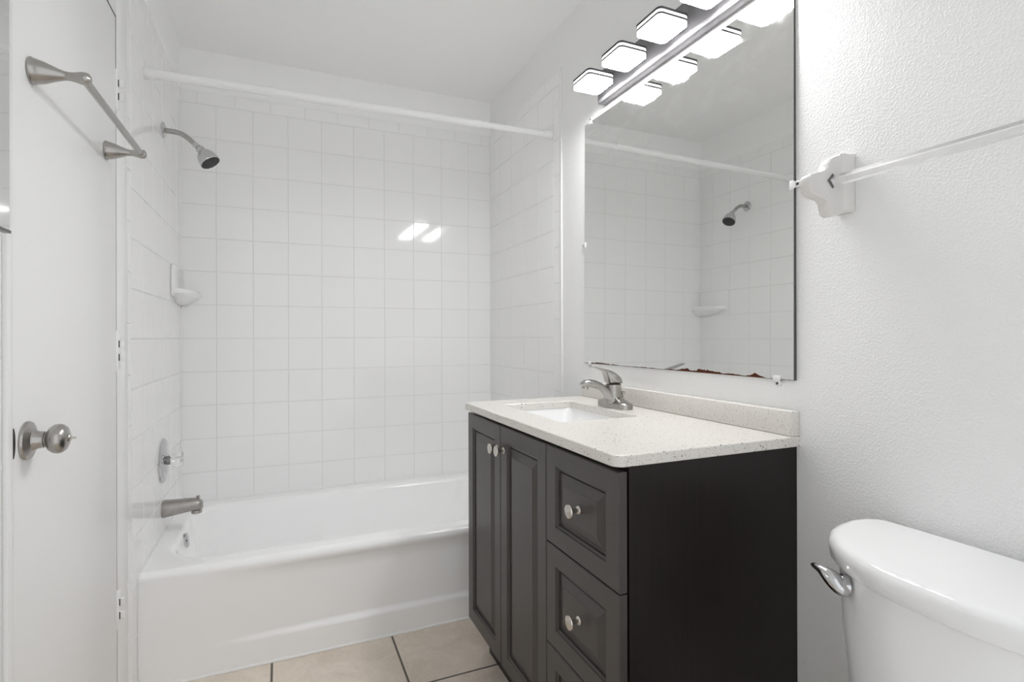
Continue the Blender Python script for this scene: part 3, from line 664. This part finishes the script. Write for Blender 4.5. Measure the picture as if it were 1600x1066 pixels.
# ------------------------------------------------------------------ vanity light
LX = 0.987; LZ = H + 0.860
vl = empty('vanity_light', (XR, 1.30, H + 0.90))
thing(vl, 'dark metal vanity light bar with four lit square lamps above the mirror', 'light fixture')
bm = NB(); box(bm, 1.058, XR + 0.0035, 0.935, 1.657, H + 0.8440, H + 0.9560, 0.004, 3); bar = build('back_bar', bm, BARMET, vl)
for ly in (1.573, 1.394, 1.213, 1.033):
    bm = NB()
    fz = lambda u, v, d: (u, v, d)
    prism(bm, rrect(LX, ly, 0.051, 0.054, 0.014, 6), fz, LZ, LZ + 0.013, bev=0.002)
    for f in bm.faces: f.material_index = 0 if f.calc_center_median().z < LZ + 0.0008 else 1
    lamp = build('lamp', bm, [GLOW, GLOW_SIDE], vl, smooth=50)
    bm = NB(); prism(bm, rrect(LX, ly, 0.0512, 0.0542, 0.014, 6), fz, LZ + 0.013, LZ + 0.0180); build('spacer', bm, PLATE, lamp, smooth=50)
    bm = NB(); prism(bm, rrect(LX, ly, 0.0508, 0.0538, 0.014, 6), fz, LZ + 0.0180, LZ + 0.0255, bev=0.001); build('upper_diffuser', bm, GLOW_SIDE, lamp, smooth=50)
    bm = NB(); prism(bm, rrect(LX, ly, 0.0525, 0.0555, 0.0145, 6), fz, LZ + 0.0255, LZ + 0.0315, bev=0.001); build('top_plate', bm, PLATE, lamp, smooth=50)
    bm = NB(); box(bm, LX + 0.045, 1.0595, ly - 0.014, ly + 0.014, LZ + 0.013, LZ + 0.030, 0.003); build('arm', bm, BARMET, lamp)

# ------------------------------------------------------------------ ceramic towel rail on the right wall
tr = empty('towel_rail', (XR + 0.004, 0.45, H + 0.31))
thing(tr, 'clear towel rail in white ceramic post on the textured wall above the toilet', 'towel rail')
def post(yc, sgn):
    prof = [(1.0900, 0.262), (1.060, 0.2535), (1.034, 0.243), (1.020, 0.2405), (1.009, 0.2455), (1.0055, 0.256), (1.0035, 0.266), (0.996, 0.2725), (0.980, 0.2755), (0.966, 0.2775), (0.9565, 0.284), (0.9525, 0.297), (0.9535, 0.311), (0.9585, 0.3185), (0.970, 0.3225), (0.985, 0.3265), (0.998, 0.331), (1.0055, 0.3365), (1.0085, 0.3455), (1.015, 0.3555), (1.028, 0.3625), (1.055, 0.370), (1.0900, 0.377)]
    bm = NB(); n = len(prof)
    c = Vector((1.03, 0.31))
    seq = [(-0.0100, 0.0055), (-0.0113, 0.0030), (-0.0110, 0.0012), (-0.0085, 0.0), (0.0085, 0.0), (0.0110, 0.0012), (0.0113, 0.0030), (0.0100, 0.0055)]
    def ins(i, a):
        if i in (0, n - 1): return prof[i][0] + 0.003, prof[i][1] + (a if i == 0 else -a)
        t = (Vector(prof[i + 1]) - Vector(prof[i - 1])).normalized(); q = Vector((t.y, -t.x))
        return prof[i][0] + q.x * a, prof[i][1] + q.y * a
    loft(bm, [[(ins(i, a)[0], yc + d, H + ins(i, a)[1]) for i in range(n)] for d, a in seq])
    p = build('post', bm, CERAM, tr, smooth=55)
    ys = yc - sgn * 0.008
    bm = NB(); prism(bm, rrect(ys, H + 0.314, 0.021, 0.0600, 0.006, 5), lambda u, v, d: (d, u, v), 1.0935, 1.046, bev=0.010); build('flange', bm, CERAM, p, smooth=55)
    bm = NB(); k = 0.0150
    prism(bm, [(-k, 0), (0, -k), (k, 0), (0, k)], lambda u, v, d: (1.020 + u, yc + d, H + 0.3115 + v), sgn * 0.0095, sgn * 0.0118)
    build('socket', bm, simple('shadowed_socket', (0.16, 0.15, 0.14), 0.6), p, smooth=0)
post(0.740, -1); post(0.130, 1)
bm = NB(); k = 0.0116
prism(bm, [(-k, 0), (0, -k), (k, 0), (0, k)], lambda u, v, d: (1.022 + u, d, H + 0.3115 + v), 0.1423, 0.7277, bev=0.001)
build('rail', bm, BARP, tr, smooth=30)

# ------------------------------------------------------------------ toilet
def toilet():
    root = empty('toilet', (0.80, 0.44, 0))
    thing(root, 'white two piece toilet with bowed tank lid and chrome lever', 'toilet')
    C = 0.438
    half = [(0.0, .822), (.04, .823), (.075, .827), (.11, .836), (.145, .850), (.175, .868), (.205, .892), (.228, .925), (.241, .962), (.247, 1.000), (.244, 1.032), (.232, 1.054), (.215, 1.065), (.15, 1.068), (.08, 1.068)]
    pts = [(x, C + d) for d, x in half] + [(1.068, C)] + [(x, C - d) for d, x in reversed(half[1:])]
    cx, cy = 0.955, C
    def ring(off, z, sx=1.0, sy=1.0):
        out = []; n = len(pts)
        for i, (x, y) in enumerate(pts):
            a, b = pts[i - 1], pts[(i + 1) % n]; t = Vector((b[0] - a[0], b[1] - a[1])).normalized(); nn = Vector((t.y, -t.x))
            x2, y2 = x + nn.x * off, y + nn.y * off
            out.append((cx + (x2 - cx) * sx, cy + (y2 - cy) * sy, z))
        return out
    # find outward direction of the offset
    t0 = ring(0.01, 0)[0][0]; so = 1 if t0 < pts[0][0] else -1
    zt = H - 0.352
    bm = NB()
    loft(bm, [ring(-0.012 * so, zt - 0.042), ring(-0.003 * so, zt - 0.0415), ring(0.001 * so, zt - 0.038), ring(0.004 * so, zt - 0.018), ring(0.003 * so, zt - 0.010), ring(-0.001 * so, zt - 0.004), ring(-0.008 * so, zt - 0.0008), ring(-0.016 * so, zt)])
    build('tank_lid', bm, PORC, root, smooth=60)
    bm = NB()
    loft(bm, [ring(-0.035 * so, 0.395, 0.86, 0.86), ring(-0.022 * so, 0.410, 0.89, 0.90), ring(-0.016 * so, 0.50, 0.93, 0.945), ring(-0.013 * so, 0.62, 0.97, 0.985), ring(-0.012 * so, zt - 0.0418)])
    build('tank', bm, PORC, root, smooth=60)
    # flush lever on the tank front: pivot boss and curved chrome handle
    px, py, pz = 0.8660, 0.600, H - 0.417
    hl = None
    nx, ny = -0.80, 0.60                       # outward direction of the bowed front here
    bm = NB(); lathe(bm, [(0.017, -0.004), (0.017, 0.004), (0.013, 0.008)], (px, py, pz), (nx, ny, 0), 24); hl = build('flush_lever', bm, CHROME, root)
    p = Vector((px + nx * 0.012, py + ny * 0.012, pz - 0.004)); q = Vector((0.853, 0.650, H - 0.401))
    path = bez(tuple(p + Vector((0.008, -0.015, -0.010))), tuple(p + Vector((-0.010, 0.004, 0.016))), tuple(q + Vector((-0.004, -0.022, 0.004))), tuple(q), 12)
    rr = [(0.007, 0.006), (0.0150, 0.0120), (0.0180, 0.0140), (0.0185, 0.0145), (0.0180, 0.0140), (0.0165, 0.0130), (0.0150, 0.0115), (0.0132, 0.0098), (0.0115, 0.008), (0.0105, 0.007), (0.0095, 0.006), (0.008, 0.0045), (0.004, 0.002)]
    bm = NB(); tube(bm, path, rr, 20); build('handle', bm, CHROME, hl, smooth=60)
    # bowl, seat and cover (below the frame, seen only from other viewpoints)
    def egg(c, lx0, lx1, hw, z, n=32):
        out = []
        for k in range(n):
            t = 2 * PI * k / n; cc, ss = math.cos(t), math.sin(t)
            out.append((c + (lx1 if cc > 0 else lx0) * cc, C + hw * ss * (1 if cc > 0 else (1 - 0.10 * cc * cc)), z))
        return out
    bm = NB()
    loft(bm, [egg(0.72, 0.22, 0.24, 0.115, 0.0), egg(0.72, 0.22, 0.24, 0.115, 0.02), egg(0.73, 0.19, 0.22, 0.098, 0.10), egg(0.70, 0.20, 0.22, 0.110, 0.20), egg(0.66, 0.26, 0.22, 0.155, 0.30), egg(0.63, 0.31, 0.22, 0.180, 0.365), egg(0.63, 0.315, 0.22, 0.183, 0.390), egg(0.63, 0.27, 0.17, 0.135, 0.390), egg(0.63, 0.24, 0.14, 0.115, 0.33), egg(0.65, 0.12, 0.10, 0.07, 0.24)])
    build('bowl', bm, PORC, root, smooth=60)
    bm = NB(); box(bm, 0.80, 1.04, C - 0.16, C + 0.16, 0.33, 0.395, 0.02, 4); build('tank_shelf', bm, PORC, root, smooth=60)
    bm = NB(); loft(bm, [egg(0.63, 0.312, 0.19, 0.182, 0.3905), egg(0.63, 0.318, 0.19, 0.187, 0.398), egg(0.63, 0.312, 0.19, 0.182, 0.410)]); build('seat', bm, RODW, root, smooth=50)
    bm = NB(); loft(bm, [egg(0.63, 0.314, 0.185, 0.184, 0.4105), egg(0.63, 0.316, 0.185, 0.185, 0.420), egg(0.63, 0.300, 0.175, 0.172, 0.430), egg(0.63, 0.2, 0.11, 0.1, 0.433)]); build('seat_cover', bm, RODW, root, smooth=50)
toilet()
